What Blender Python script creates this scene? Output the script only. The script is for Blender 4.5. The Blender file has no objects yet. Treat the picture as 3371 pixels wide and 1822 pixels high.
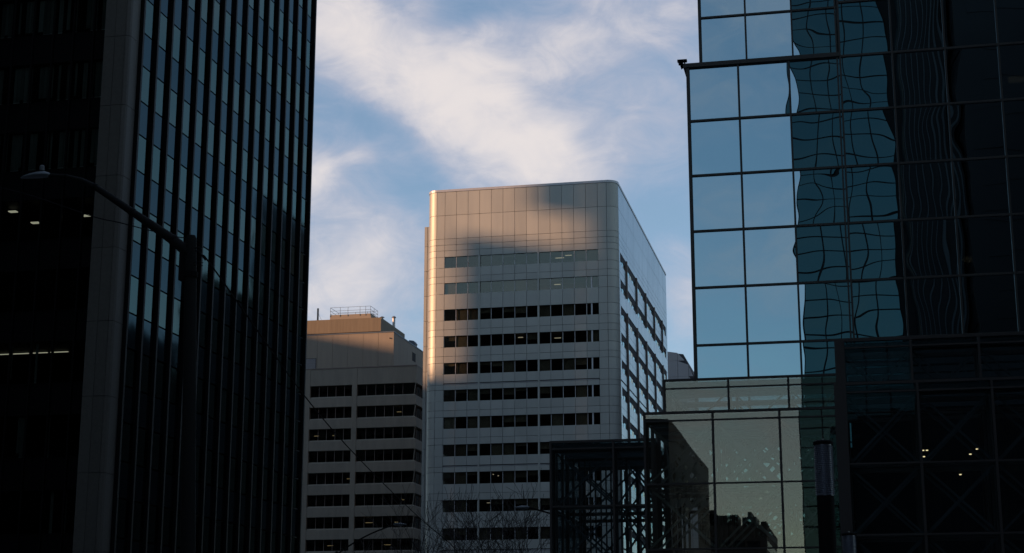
import bpy, bmesh, math, random
from mathutils import Vector
random.seed(7)
S = bpy.context.scene
COL = S.collection
R = math.radians

# ------------------------------------------------------------------ camera
cam_d = bpy.data.cameras.new("camera"); cam = bpy.data.objects.new("camera", cam_d); COL.objects.link(cam)
YAW, PITCH = R(-12.097), R(13.45)
FWD = Vector((math.sin(YAW)*math.cos(PITCH), math.cos(YAW)*math.cos(PITCH), math.sin(PITCH)))
RIGHT = Vector((math.cos(YAW), -math.sin(YAW), 0)); UP = RIGHT.cross(FWD)
cam.location = (0, 0, 1.6)
cam.rotation_euler = FWD.to_track_quat('-Z', 'Y').to_euler()
cam_d.sensor_width = 36; cam_d.lens = 57.16
cam_d.clip_start = 0.1; cam_d.clip_end = 6000
S.camera = cam
FPX = 5352.7
def sky_dir(px, py):                       # compass direction of a point of the sky
    return (FWD + RIGHT*((px-1685.5)/FPX) - UP*((py-911)/FPX)).normalized()

# ------------------------------------------------------------------ view + world + sun
S.view_settings.view_transform = 'Standard'; S.view_settings.look = 'None'
S.view_settings.exposure = 0.35; S.view_settings.gamma = 1; S.view_settings.use_curve_mapping = False
SUN_AZ_W = R(60)       # sun stands behind-left: this far from -Y towards -X
SUN_EL = R(10)
SUN = Vector((-math.sin(SUN_AZ_W)*math.cos(SUN_EL), -math.cos(SUN_AZ_W)*math.cos(SUN_EL), math.sin(SUN_EL)))
sd = bpy.data.lights.new("sun", 'SUN'); so = bpy.data.objects.new("sun", sd); COL.objects.link(so)
sd.energy = 5.0; sd.angle = R(0.75); sd.color = (1.0, 0.53, 0.29)
so.rotation_euler = SUN.to_track_quat('Z', 'Y').to_euler(); so.location = (-60, -40, 120)

W = bpy.data.worlds.new("World"); S.world = W; W.use_nodes = True
wt = W.node_tree; wt.nodes.clear()
def wn(t, **k):
    n = wt.nodes.new(t)
    for a, b in k.items(): setattr(n, a, b)
    return n
def wl(a, b): wt.links.new(a, b)
def wmath(op, a, b=None, c=None, clamp=False):
    n = wn('ShaderNodeMath', operation=op); n.use_clamp = clamp
    for i, v in enumerate((a, b, c)):
        if v is None: continue
        if isinstance(v, (int, float)): n.inputs[i].default_value = v
        else: wl(v, n.inputs[i])
    return n.outputs[0]
sky = wn('ShaderNodeTexSky', sky_type='NISHITA'); sky.sun_disc = False
sky.sun_elevation = SUN_EL; sky.sun_rotation = math.atan2(SUN.x, SUN.y)
sky.air_density = 1.0; sky.dust_density = 0.6; sky.ozone_density = 2.2; sky.altitude = 1600
geo = wn('ShaderNodeNewGeometry')
neg = wn('ShaderNodeVectorMath', operation='SCALE'); neg.inputs[3].default_value = -1; wl(geo.outputs['Incoming'], neg.inputs[0])
DIR = neg.outputs[0]
def dot(v):
    n = wn('ShaderNodeVectorMath', operation='DOT_PRODUCT'); wl(DIR, n.inputs[0]); n.inputs[1].default_value = tuple(v); return n.outputs['Value']
# cloud banks: centre (photo px of the 3371 wide picture), half sizes, tilt, weight
K = 1.3086
BANKS = [(940,130,240,135,38,.32),(1120,235,210,115,40,.32),(1300,350,150,100,35,.50),(1400,385,70,60,20,.35),(1530,140,330,120,5,.34),(1610,60,160,50,-5,.15),(860,60,120,80,30,.22),
         (790,450,38,46,30,.60),(900,390,36,18,-15,.40),(915,560,150,120,40,.30),(880,740,120,70,0,.48),(980,640,60,40,40,.18),
         (1730,740,80,130,0,.42),(1620,400,140,70,10,.22),(1690,40,170,70,0,.15),(1440,470,140,40,5,.15),
         (900,290,120,30,20,-.42),(1180,25,85,26,-12,-.50),(1640,545,110,42,0,-.25),(1000,440,110,55,30,-.20),(840,480,50,22,0,-.2),(1040,560,50,120,10,-.15)]
tot = None
for (x, y, a, b, ang, w) in BANKS:
    c = sky_dir(x*K, y*K)
    ca, sa = math.cos(R(ang)), math.sin(R(ang))
    e1 = (RIGHT*ca - UP*sa); e2 = (RIGHT*sa + UP*ca)
    e1 = (e1 - c*e1.dot(c)).normalized(); e2 = (e2 - c*e2.dot(c)).normalized()
    u = wmath('MULTIPLY', dot(e1), FPX/(a*K)); v = wmath('MULTIPLY', dot(e2), FPX/(b*K))
    q = wmath('MULTIPLY_ADD', v, v, wmath('MULTIPLY', u, u))
    g = wmath('MULTIPLY', wmath('EXPONENT', wmath('MULTIPLY', q, -0.5)), w)
    tot = g if tot is None else wmath('ADD', tot, g)
gate = wmath('MULTIPLY', dot(FWD), 3.0, clamp=True)
tot = wmath('MULTIPLY', tot, gate)
def wnoise(scale, detail, rough, dist, off=(0,0,0), rot=(0,0,0), sc=(1,1,1)):
    m = wn('ShaderNodeMapping'); m.inputs['Location'].default_value = off; m.inputs['Rotation'].default_value = rot; m.inputs['Scale'].default_value = sc
    wl(DIR, m.inputs[0]); n = wn('ShaderNodeTexNoise'); wl(m.outputs[0], n.inputs['Vector'])
    n.inputs['Scale'].default_value = scale; n.inputs['Detail'].default_value = detail
    n.inputs['Roughness'].default_value = rough; n.inputs['Distortion'].default_value = dist
    return n.outputs['Fac']
n1 = wnoise(9, 9, .55, .5, (3.1,1.2,.4), (0, .5, .2), (1,1,1.5))
n2 = wnoise(24, 9, .62, .9, (7,2,5), (0,.6,0), (1,1,1.8))
n3 = wnoise(2.2, 3, .5, .0, (1,6,2))
f = wmath('ADD', tot, wmath('MULTIPLY_ADD', n1, 1.7, -.72))
f = wmath('ADD', f, wmath('MULTIPLY_ADD', n2, .85, -.42))
f = wmath('ADD', f, wmath('MULTIPLY_ADD', n3, .5, -.20))
mr = wn('ShaderNodeMapRange', interpolation_type='SMOOTHSTEP'); wl(f, mr.inputs[0]); mr.inputs[1].default_value = -.30; mr.inputs[2].default_value = 1.30
dens = wmath('MULTIPLY_ADD', mr.outputs[0], .68, .26)
cr = wn('ShaderNodeValToRGB'); wl(mr.outputs[0], cr.inputs[0])
cr.color_ramp.elements[0].position = .10; cr.color_ramp.elements[0].color = (.33,.44,.68,1)
cr.color_ramp.elements[1].position = 1.0; cr.color_ramp.elements[1].color = (.82,.755,.74,1)
em = cr.color_ramp.elements.new(.55); em.color = (.53,.54,.66,1)
bg1 = wn('ShaderNodeBackground'); bg1.inputs[1].default_value = .15
tint = wn('ShaderNodeMix', data_type='RGBA', blend_type='MULTIPLY'); tint.inputs[0].default_value = 1
wl(sky.outputs[0], tint.inputs[6]); tint.inputs[7].default_value = (1.12, 1.06, .90, 1)
wl(tint.outputs[2], bg1.inputs[0])
bg2 = wn('ShaderNodeBackground'); bg2.inputs[1].default_value = .80; wl(cr.outputs[0], bg2.inputs[0])
mx = wn('ShaderNodeMixShader'); wl(dens, mx.inputs[0]); wl(bg1.outputs[0], mx.inputs[1]); wl(bg2.outputs[0], mx.inputs[2])
wo = wn('ShaderNodeOutputWorld'); wl(mx.outputs[0], wo.inputs[0])

S.render.engine = 'CYCLES'
S.cycles.max_bounces = 8; S.cycles.transparent_max_bounces = 24; S.cycles.glossy_bounces = 5; S.cycles.diffuse_bounces = 3
S.cycles.caustics_reflective = False; S.cycles.caustics_refractive = False

# ------------------------------------------------------------------ materials
def new_mat(name):
    m = bpy.data.materials.new(name); m.use_nodes = True; t = m.node_tree; t.nodes.clear()
    o = t.nodes.new('ShaderNodeOutputMaterial'); return m, t, o
def surf(name, col, rough=.6, metal=0.0, var=.08, nscale=2.0, stretch=(1,1,1), rnd=.05, bump=0.0, bscale=20, spec=.5, dark=None, world=False):
    """solid material: base colour broken up by two noises and a little difference from piece to piece"""
    m, t, o = new_mat(name); N = t.nodes.new; L = t.links.new
    p = N('ShaderNodeBsdfPrincipled'); L(p.outputs[0], o.inputs[0])
    p.inputs['Metallic'].default_value = metal; p.inputs['Specular IOR Level'].default_value = spec
    g = N('ShaderNodeNewGeometry'); mp = N('ShaderNodeMapping'); L(g.outputs['Position'], mp.inputs[0]); mp.inputs['Scale'].default_value = stretch
    n = N('ShaderNodeTexNoise'); n.inputs['Scale'].default_value = nscale; n.inputs['Detail'].default_value = 6; n.inputs['Roughness'].default_value = .6; L(mp.outputs[0], n.inputs['Vector'])
    oi = N('ShaderNodeObjectInfo')
    a = N('ShaderNodeMath'); a.operation = 'MULTIPLY_ADD'; L(n.outputs['Fac'], a.inputs[0]); a.inputs[1].default_value = 2*var*1.6; a.inputs[2].default_value = 1-var*1.6-rnd
    b = N('ShaderNodeMath'); b.operation = 'MULTIPLY_ADD'; L(oi.outputs['Random'], b.inputs[0]); b.inputs[1].default_value = 2*rnd; L(a.outputs[0], b.inputs[2])
    v = N('ShaderNodeVectorMath'); v.operation = 'SCALE'; v.inputs[0].default_value = col; L(b.outputs[0], v.inputs[3])
    L(v.outputs[0], p.inputs['Base Color'])
    rr = N('ShaderNodeMath'); rr.operation = 'MULTIPLY_ADD'; L(n.outputs['Fac'], rr.inputs[0]); rr.inputs[1].default_value = .2; rr.inputs[2].default_value = rough-.1
    L(rr.outputs[0], p.inputs['Roughness'])
    if bump:
        n2 = N('ShaderNodeTexNoise'); n2.inputs['Scale'].default_value = bscale; n2.inputs['Detail'].default_value = 5; L(mp.outputs[0], n2.inputs['Vector'])
        bp = N('ShaderNodeBump'); bp.inputs['Distance'].default_value = bump; bp.inputs['Strength'].default_value = 1; L(n2.outputs['Fac'], bp.inputs['Height']); L(bp.outputs[0], p.inputs['Normal'])
    return m
def glass(name, f0, rcol, tcol, wave=0.0, wscale=.8, rough=0.0, tilt=0.0, diff=None):
    """window glass: Schlick mirror over tinted see-through (or over a dark backing colour); wave = uneven float glass"""
    m, t, o = new_mat(name); N = t.nodes.new; L = t.links.new
    lw = N('ShaderNodeLayerWeight'); lw.inputs[0].default_value = .5
    pw = N('ShaderNodeMath'); pw.operation = 'POWER'; L(lw.outputs['Facing'], pw.inputs[0]); pw.inputs[1].default_value = 5
    ma = N('ShaderNodeMath'); ma.operation = 'MULTIPLY_ADD'; L(pw.outputs[0], ma.inputs[0]); ma.inputs[1].default_value = 1-f0; ma.inputs[2].default_value = f0
    gl = N('ShaderNodeBsdfGlossy'); gl.inputs['Color'].default_value = (*rcol, 1); gl.inputs['Roughness'].default_value = rough
    if diff: tr = N('ShaderNodeBsdfDiffuse'); tr.inputs[0].default_value = (*diff, 1)
    else: tr = N('ShaderNodeBsdfTransparent'); tr.inputs[0].default_value = (*tcol, 1)
    mxs = N('ShaderNodeMixShader'); L(ma.outputs[0], mxs.inputs[0]); L(tr.outputs[0], mxs.inputs[1]); L(gl.outputs[0], mxs.inputs[2]); L(mxs.outputs[0], o.inputs[0])
    if wave:
        g = N('ShaderNodeNewGeometry'); oi = N('ShaderNodeObjectInfo')
        sc = N('ShaderNodeVectorMath'); sc.operation = 'SCALE'; L(oi.outputs['Location'], sc.inputs[0]); sc.inputs[3].default_value = 7.31
        ad = N('ShaderNodeVectorMath'); ad.operation = 'ADD'; L(g.outputs['Position'], ad.inputs[0]); L(sc.outputs[0], ad.inputs[1])
        n = N('ShaderNodeTexNoise'); n.inputs['Scale'].default_value = wscale; n.inputs['Detail'].default_value = 1.0; n.inputs['Roughness'].default_value = .35; n.inputs['Distortion'].default_value = .3; L(ad.outputs[0], n.inputs['Vector'])
        bp = N('ShaderNodeBump'); bp.inputs['Distance'].default_value = wave; bp.inputs['Strength'].default_value = 1
        L(n.outputs['Fac'], bp.inputs['Height']); L(bp.outputs[0], gl.inputs['Normal'])
    return m
def emit(name, col, s):
    m, t, o = new_mat(name); e = t.nodes.new('ShaderNodeEmission'); e.inputs[0].default_value = (*col, 1); e.inputs[1].default_value = s
    t.links.new(e.outputs[0], o.inputs[0]); return m
M = dict(
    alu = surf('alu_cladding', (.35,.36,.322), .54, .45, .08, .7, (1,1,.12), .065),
    alu_side_sky = surf('alu_side_sky_tint', (.17,.25,.30), .24, .82, .05, .5, (1,1,.2), .03),  # same cladding, base colour blued to imitate reflected sky
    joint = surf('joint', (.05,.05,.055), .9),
    interior = surf('interior_dark', (.010,.010,.011), .9),
    slab = surf('slab_dark', (.06,.058,.055), .9),
    mull = surf('alu_mullion', (.42,.43,.43), .4, .3),
    brown_fin = surf('brown_fin', (.15,.12,.10), .6),
    blind = surf('window_blind', (.36,.33,.27), .8, 0, .05, 3, (1,1,12), .25),
    win = glass('window_glass', .085, (.96,.92,.78), (.60,.60,.56), .0022, .9),
    win_side = glass('side_window_glass', .30, (.70,.95,1.0), (.3,.3,.3), .002, .9),
    tower_glass = glass('mirror_tower_glass', .50, (.58,.82,.90), (.09,.095,.10), .0125, .36),
    tower_frame = surf('dark_bronze_frame', (.036,.033,.028), .45, .4),
    pav_glass = glass('pavilion_glass', .10, (.95,.84,.68), (.86,.89,.86), .0009, .5),
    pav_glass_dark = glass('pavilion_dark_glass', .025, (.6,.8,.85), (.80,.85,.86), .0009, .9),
    pav_frame = surf('pavilion_frame', (.035,.028,.024), .5, .3),
    steel = surf('truss_steel', (.15,.16,.145), .55, .2),
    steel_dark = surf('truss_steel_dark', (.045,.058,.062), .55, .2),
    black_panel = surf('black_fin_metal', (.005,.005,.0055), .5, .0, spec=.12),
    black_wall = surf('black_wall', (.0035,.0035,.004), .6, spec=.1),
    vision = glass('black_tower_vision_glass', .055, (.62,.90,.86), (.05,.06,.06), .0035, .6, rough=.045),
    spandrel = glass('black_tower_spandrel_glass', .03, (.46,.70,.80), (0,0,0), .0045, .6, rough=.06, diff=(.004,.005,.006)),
    front_glass = glass('black_tower_front_glass', .02, (.6,.7,.7), (.62,.65,.63), .001, .6),
    granite = surf('grey_stone', (.115,.11,.093), .6, 0, .14, 5, spec=.2, rnd=.06, bump=.001, bscale=80),
    curtain = surf('grey_curtain', (.20,.24,.22), .9, 0, .3, 6, (1,1,.1), .4),
    beige = surf('beige_concrete', (.25,.215,.165), .85, 0, .10, 1.4, (1,1,.12), .03, .003, 6),
    beige_dark = surf('tan_concrete', (.17,.14,.095), .85, 0, .22, 2.2, (1,1,.06), .03, .003, 6),
    beige_low = surf('grey_beige_concrete', (.215,.197,.155), .85, 0, .18, 1.1, (1,1,.18), .03, .003, 6),
    beige_glass = glass('bronze_window_glass', .035, (.75,.78,.75), (.32,.32,.3), .001, .8),
    grey = surf('grey_concrete', (.33,.325,.32), .8, 0, .05, .3),
    rail = surf('painted_rail', (.10,.13,.16), .5, .3),
    galv = surf('galvanised', (.35,.34,.32), .4, .7),
    lamp = surf('lamp_grey_paint', (.115,.125,.13), .5, .2),
    lamp_head = surf('lamp_head_paint', (.12,.14,.15), .45, .1),
    pole = surf('pole_weathered', (.009,.0095,.0085), .75, spec=.12, var=.2, nscale=5),
    louvre = surf('louvre_grey', (.24,.26,.30), .35, .6),
    matt_black = surf('matt_black', (.006,.006,.006), .8, spec=.1),
    wire = surf('cable_black', (.008,.008,.009), .8, spec=.1),
    bark = surf('bark', (.035,.03,.027), .9, 0, .2, 10),
    asphalt = surf('asphalt', (.05,.05,.052), .85, 0, .15, 1.5, bump=.004, bscale=60),
    paving = surf('paving', (.22,.21,.20), .85, 0, .12, 1.2, bump=.003, bscale=40),
    ground = surf('ground', (.10,.10,.095), .9, 0, .15, .05),
    mark = surf('road_paint', (.7,.7,.66), .7, 0, .15, 3),
    city = surf('city_wall', (.085,.08,.075), .8, 0, .1, .1, rnd=.2),
    city_dark = surf('city_wall_dark', (.006,.006,.007), .6, 0, .1, .1),
    city_glass = glass('city_window', .05, (.8,.85,.9), (0,0,0), diff=(.01,.012,.014)),
    grid_glass = glass('grid_tower_glass', .15, (.50,.90,.92), (0,0,0), .0008, .5, diff=(.004,.012,.018)),
    fin_pale = surf('pale_fin', (.09,.10,.105), .5),
    warm = emit('warm_ceiling_light', (1.0,.78,.42), 1.1),
    cool = emit('office_light', (1.0,.93,.72), .5),
)

# ------------------------------------------------------------------ mesh helpers
class MB:
    def __init__(s): s.v = []; s.f = []; s.smooth = []
    def box(s, x0, x1, y0, y1, z0, z1):
        b = len(s.v); s.v += [(x,y,z) for z in (z0,z1) for x,y in ((x0,y0),(x1,y0),(x1,y1),(x0,y1))]
        s.f += [tuple(b+i for i in q) for q in ((0,3,2,1),(4,5,6,7),(0,1,5,4),(1,2,6,5),(2,3,7,6),(3,0,4,7))]
        return s
    def prism(s, pts, z0, z1):                     # pts counter-clockwise seen from above
        b = len(s.v); n = len(pts); s.v += [(x,y,z0) for x,y in pts] + [(x,y,z1) for x,y in pts]
        s.f += [tuple(b+n-1-i for i in range(n)), tuple(b+n+i for i in range(n))]
        s.f += [(b+i, b+(i+1)%n, b+n+(i+1)%n, b+n+i) for i in range(n)]
        return s
    def prism_y(s, pts, y0, y1):                   # pts in (x, z), extruded in depth
        b = len(s.v); n = len(pts); s.v += [(x,y0,z) for x,z in pts] + [(x,y1,z) for x,z in pts]
        s.f += [tuple(b+i for i in range(n)), tuple(b+n+n-1-i for i in range(n))]
        s.f += [(b+(i+1)%n, b+i, b+n+i, b+n+(i+1)%n) for i in range(n)]
        return s
    def bar(s, a, c, w, d=None, sides=4):          # straight bar from a to c
        return s.tube([a, c], [w/2, w/2], sides)
    def tube(s, pts, rad, sides=8, caps=True):
        pts = [Vector(p) for p in pts]; rings = []; prev = None
        for i, p in enumerate(pts):
            t = (pts[min(i+1, len(pts)-1)] - pts[max(i-1, 0)]).normalized()
            if prev is None:
                h = Vector((0,0,1)) if abs(t.z) < .9 else Vector((1,0,0)); u = t.cross(h).normalized()
            else: u = (prev - t*prev.dot(t)).normalized()
            prev = u; w = t.cross(u); b = len(s.v)
            for k in range(sides):
                a = 2*math.pi*(k+.5)/sides; s.v.append(tuple(p + (u*math.cos(a) + w*math.sin(a))*rad[i]))
            rings.append(b)
        for a, b in zip(rings, rings[1:]):
            for k in range(sides): s.f.append((a+k, a+(k+1)%sides, b+(k+1)%sides, b+k))
        if caps: s.f.append(tuple(rings[0]+sides-1-k for k in range(sides))); s.f.append(tuple(rings[-1]+k for k in range(sides)))
        return s
    def lathe(s, c, prof, sides=24):               # prof = [(radius, z)]
        s.tube([(c[0], c[1], z) for r, z in prof], [r for r, z in prof], sides); return s
    def mesh(s, name, mat, smooth=False):
        me = bpy.data.meshes.new(name); me.from_pydata(s.v, [], s.f); me.materials.append(mat); me.update()
        bm = bmesh.new(); bm.from_mesh(me); bmesh.ops.recalc_face_normals(bm, faces=bm.faces); bm.to_mesh(me); bm.free()
        if smooth:
            me.polygons.foreach_set('use_smooth', [True]*len(me.polygons))
            try: me.set_sharp_from_angle(angle=R(40))
            except Exception: pass
        return me
def link(name, me, parent=None, loc=(0,0,0)):
    o = bpy.data.objects.new(name, me); COL.objects.link(o)
    if parent is not None: o.parent = parent
    o.location = loc; return o
def thing(name, label, cat, loc, group=None):
    o = bpy.data.objects.new(name, None); COL.objects.link(o); o.location = loc; o.empty_display_size = .5
    o['label'] = label; o['category'] = cat
    if group: o['group'] = group
    return o
def origin(p):                                      # world position of a thing or part built so far
    v = Vector((0,0,0))
    while p is not None: v += p.location; p = p.parent
    return v
_box = {}
def box(name, parent, mat, x0, x1, y0, y1, z0, z1, label=None):
    """a box-shaped part; equal sizes share one mesh"""
    d = (round(x1-x0,3), round(y1-y0,3), round(z1-z0,3)); k = (d, mat.name)
    if k not in _box: _box[k] = MB().box(-d[0]/2,d[0]/2,-d[1]/2,d[1]/2,-d[2]/2,d[2]/2).mesh(name, mat)
    c = Vector(((x0+x1)/2,(y0+y1)/2,(z0+z1)/2)) - origin(parent)
    o = link(name, _box[k], parent, c)
    if label: o['label'] = label
    return o
def part(name, parent, mat, mb, smooth=False, stuff=False, label=None):
    off = origin(parent); mb.v = [(x-off.x, y-off.y, z-off.z) for x,y,z in mb.v]
    o = link(name, mb.mesh(name, mat, smooth), parent)
    if stuff: o['kind'] = 'stuff'
    if label: o['label'] = label
    return o
class Pieces:
    """up to 300 pieces as parts of their own, the rest joined into one"""
    def __init__(s, name, parent, mat, limit=295): s.name, s.p, s.m, s.n, s.lim, s.rest = name, parent, mat, 0, limit, MB()
    def box(s, *a, far=False):
        if far or s.n >= s.lim: s.rest.box(*a); return
        s.n += 1; return box(s.name, s.p, s.m, *a)
    def mb(s, mb, smooth=False, far=False):
        if far or s.n >= s.lim:
            b = len(s.rest.v); s.rest.v += mb.v; s.rest.f += [tuple(i+b for i in q) for q in mb.f]; return
        s.n += 1; return part(s.name, s.p, s.m, mb, smooth)
    def done(s):
        if s.rest.v: part(s.name, s.p, s.m, s.rest, stuff=True)
def struct(name, mat, mb):
    o = link(name, mb.mesh(name, mat)); o['kind'] = 'structure'; return o

# ------------------------------------------------------------------ ground, streets
struct('ground', M['ground'], MB().box(-3000,3000,-3000,3000,-1,-.02))
struct('road', M['asphalt'], MB().box(-27,-15.5,-600,900,-.3,-.006).box(-15.5,300,66,80,-.3,-.006).box(-300,-27,66,80,-.3,-.011))
struct('pavement', M['paving'], MB().box(-15.5,60,-200,66,-.2,.13).box(-39,-27,-200,66,-.2,.13).box(-40,-27,80,600,-.2,.13).box(-15.5,0,80,600,-.2,.13))
lm = MB()
for y in range(-60, 400, 9): lm.box(-21.3,-21.15,y,y+3,-.02,-.002)
struct('road_markings', M['mark'], lm)

# ------------------------------------------------------------------ central aluminium building
B = thing('office_building', 'silver metal-clad office tower with rounded corners and ribbon windows, in the middle', 'office building', (-45, 245, 0))
def cz(z): return 1.6 + (z-1.6)*1.2
def cX(x): return x*1.2
YF, RC, XR, XL, YB = 216.0, 1.464, -31.38, -58.69, 273.6
def outline(ins, n=8):
    p = []; r = RC-ins
    p.append((XL+ins, YB-ins))
    for i in range(n+1): a = math.pi + (math.pi/2)*i/n; p.append((XL+RC+r*math.cos(a), YF+RC+r*math.sin(a)))
    for i in range(n+1): a = 1.5*math.pi + (math.pi/2)*i/n; p.append((XR-RC+r*math.cos(a), YF+RC+r*math.sin(a)))
    p.append((XR-ins, YB-ins)); return p
NR = 13
wt_ = [48.37-3.17*k for k in range(NR)]; wb_ = [z-1.33 for z in wt_]
styles = ['seam','none','seam','seam','slit','seam','seam','slit','seam','seam','slit','seam','seam']
zl = [56.35,53.46,50.58,49.83,49.14]            # seams of the blank top
rows_top = list(zip(zl, zl[1:]+[wt_[0]]))
spans = []                                       # (z top, z bottom) of every panel course between windows
allz = list(rows_top)
for k in range(NR):
    allz.append((wt_[k], wb_[k]))
    lo = wt_[k+1] if k+1 < NR else wb_[k]-1.84
    s_ = styles[k]
    if s_ == 'none': c = [(wb_[k], lo)]
    elif s_ == 'seam': c = [(wb_[k], wb_[k]-1.06), (wb_[k]-1.06, lo)]
    else: c = [(wb_[k], wb_[k]-1.07), (wb_[k]-1.23, lo)]
    spans += c; allz += [(wb_[k], c[-1][0] if s_ != 'none' else lo)] + ([(c[-1][0], lo)] if s_ != 'none' else [])
base_z = wb_[-1]-1.84
# backing frames behind the panels (dark joints), room interior and core
fr = MB(); fr.prism(outline(.16), cz(wt_[0])+.0, cz(56.35)-.05)
for k in range(NR): fr.prism(outline(.16), cz(wb_[k]-1.84)+.02, cz(wb_[k])-.02)
fr.prism(outline(.16), 0, cz(base_z)-.02)
part('frame', B, M['joint'], fr)
part('core', B, M['interior'], MB().box(XL+4.5,XR-4.5,YF+4,YB-5,.5,cz(48.5)))
part('roof', B, M['slab'], MB().prism(outline(.3), cz(56.35)-.05, cz(56.35)+.1))
cap = MB(); po, pi_ = outline(-.06), outline(.30)
b0 = len(cap.v); n_ = len(po)
for P_ in (po, pi_):
    for z in (cz(56.35)+.02, cz(56.64)): cap.v += [(x,y,z) for x,y in P_]
for i in range(n_):
    j = (i+1) % n_
    cap.f += [(i,j,n_+j,n_+i), (n_+i,n_+j,3*n_+j,3*n_+i), (2*n_+j,2*n_+i,3*n_+i,3*n_+j), (j,i,2*n_+i,2*n_+j)]
part('parapet_cap', B, M['mull'], cap)
G = .022                                          # half joint
pan = Pieces('panel', B, M['alu']); cor = Pieces('corner_panel', B, M['alu'])
x_mod = [-46.7+1.406*i for i in range(14)]
def curved(side, z0, z1):
    m = MB(); n = 8; ro, ri = RC, RC-.08; out = []; inn = []
    for i in range(n+1):
        if side == 'L': a = math.pi + .02 + (math.pi/2-.04)*i/n; cx = XL+RC
        else: a = 1.5*math.pi + .02 + (math.pi/2-.04)*i/n; cx = XR-RC
        out.append((cx+ro*math.cos(a), YF+RC+ro*math.sin(a))); inn.append((cx+ri*math.cos(a), YF+RC+ri*math.sin(a)))
    return m.prism(out + inn[::-1], z0, z1)
def course(zt, zb, what):
    z0, z1 = cz(zb)+G, cz(zt)-G
    if what in ('mid', 'all'):
        for i in range(13): pan.box(cX(x_mod[i])+G, cX(x_mod[i+1])-G, YF, YF+.08, z0, z1)
    if what in ('ends', 'all'):
        pan.box(cX(-47.69)+G, cX(-46.7)-G, YF, YF+.08, z0, z1); pan.box(cX(-28.42)+G, cX(-27.37)-G, YF, YF+.08, z0, z1)
        cor.mb(curved('L', z0, z1), True); cor.mb(curved('R', z0, z1), True)
for zt, zb in rows_top: course(zt, zb, 'mid')
for zt, zb in spans: course(zt, zb, 'mid')
for zt, zb in allz: course(zt, zb, 'ends')
# plain base
z0 = .2
for i in range(13): pan.box(cX(x_mod[i])+G, cX(x_mod[i+1])-G, YF, YF+.08, z0, cz(base_z)-G, far=True)
pan.done(); cor.mb(curved('L', .2, cz(base_z)-G), far=True); cor.mb(curved('R', .2, cz(base_z)-G), far=True); cor.done()
# bright ledges in the slits
for k in range(NR):
    if styles[k] == 'slit':
        zt = cz(wb_[k]-1.17)
        for a, b in ((0,3),(3,8),(8,13)): box('ledge', B, M['mull'], cX(x_mod[a])+.12, cX(x_mod[b])-.12, YF-.05, YF+.10, zt-.06, zt+.0)
# windows
win = Pieces('window_pane', B, M['win']); mul = Pieces('mullion', B, M['mull']); bl = Pieces('blind', B, M['blind'], 120); lights = Pieces('ceiling_light', B, M['cool'], 40)
rb = random.Random(3)
for k in range(NR):
    z0, z1 = cz(wb_[k]), cz(wt_[k])
    for i in range(13):
        a, b = cX(x_mod[i]), cX(x_mod[i+1])
        if i == 12 and k >= 1:
            m1, m2 = a+.62*.98, a+.62*.98+.20
            win.box(a+.035, m1, YF+.20, YF+.23, z0, z1); win.box(m2, b-.03, YF+.20, YF+.23, z0, z1); box('mullion', B, M['mull'], m1, m2, YF+.10, YF+.24, z0, z1)
        else: win.box(a+.035, b-.035, YF+.20, YF+.23, z0, z1)
        if i: mul.box(a-.033, a+.033, YF+.13, YF+.25, z0, z1)
        if rb.random() < (.12 if k < 2 else .50):
            dz = (z1-z0)*rb.choice((.25,.4,.55,1,1,1))
            bl.box(a+.1, b-.1, YF+.40, YF+.43, z1-dz, z1)
    for (kk, ii) in ((0,11),(0,12),(1,5),(1,6),(1,0),(3,1)):
        if kk == k: bl.box(cX(x_mod[ii])+.06, cX(x_mod[ii+1])-.06, YF+.30, YF+.33, z0+.03, z1-.03)
    mul.box(cX(x_mod[0])-.0, cX(x_mod[0])+.03, YF+.13, YF+.25, z0, z1)
for (k,i,x,w) in ((0,9,.5,.9),(0,10,.2,.9),(0,9,1.2,.5),(3,6,.2,.7),(3,9,.3,.9),(3,0,.9,.3),(3,12,.9,.3),(1,9,.3,.9),(9,4,.2,.9),(9,3,.9,.5)):
    x0 = cX(x_mod[i])+x; zc = cz(wt_[k])-.35-(.3 if i==9 else 0); lights.box(x0, x0+w, YF+1.2, YF+1.5, zc, zc+.05)
for (k,i,x,z) in ((8,4,.1,.35),(8,4,.8,.55),(8,6,.0,.5),(8,6,1.35,.7),(8,7,.1,.3),(8,7,.8,.45),(8,8,-.3,.1)):
    x0 = cX(x_mod[i])+x; zc = cz(wt_[k])-z; lights.box(x0, x0+.14, YF+.9, YF+1.05, zc, zc+.10)
win.done(); mul.done(); bl.done(); lights.done()
for i, (i_) in enumerate((3, 8)):
    for k in range(NR):                       # pilasters step from floor to floor with a joint at each course
        x = cX(x_mod[i_]); box('pilaster', B, M['alu'], x-.13, x+.11, YF-.07, YF+.26, cz(wb_[k]-1.84)+.02, cz(wt_[k]) if k else cz(wt_[0]))
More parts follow.
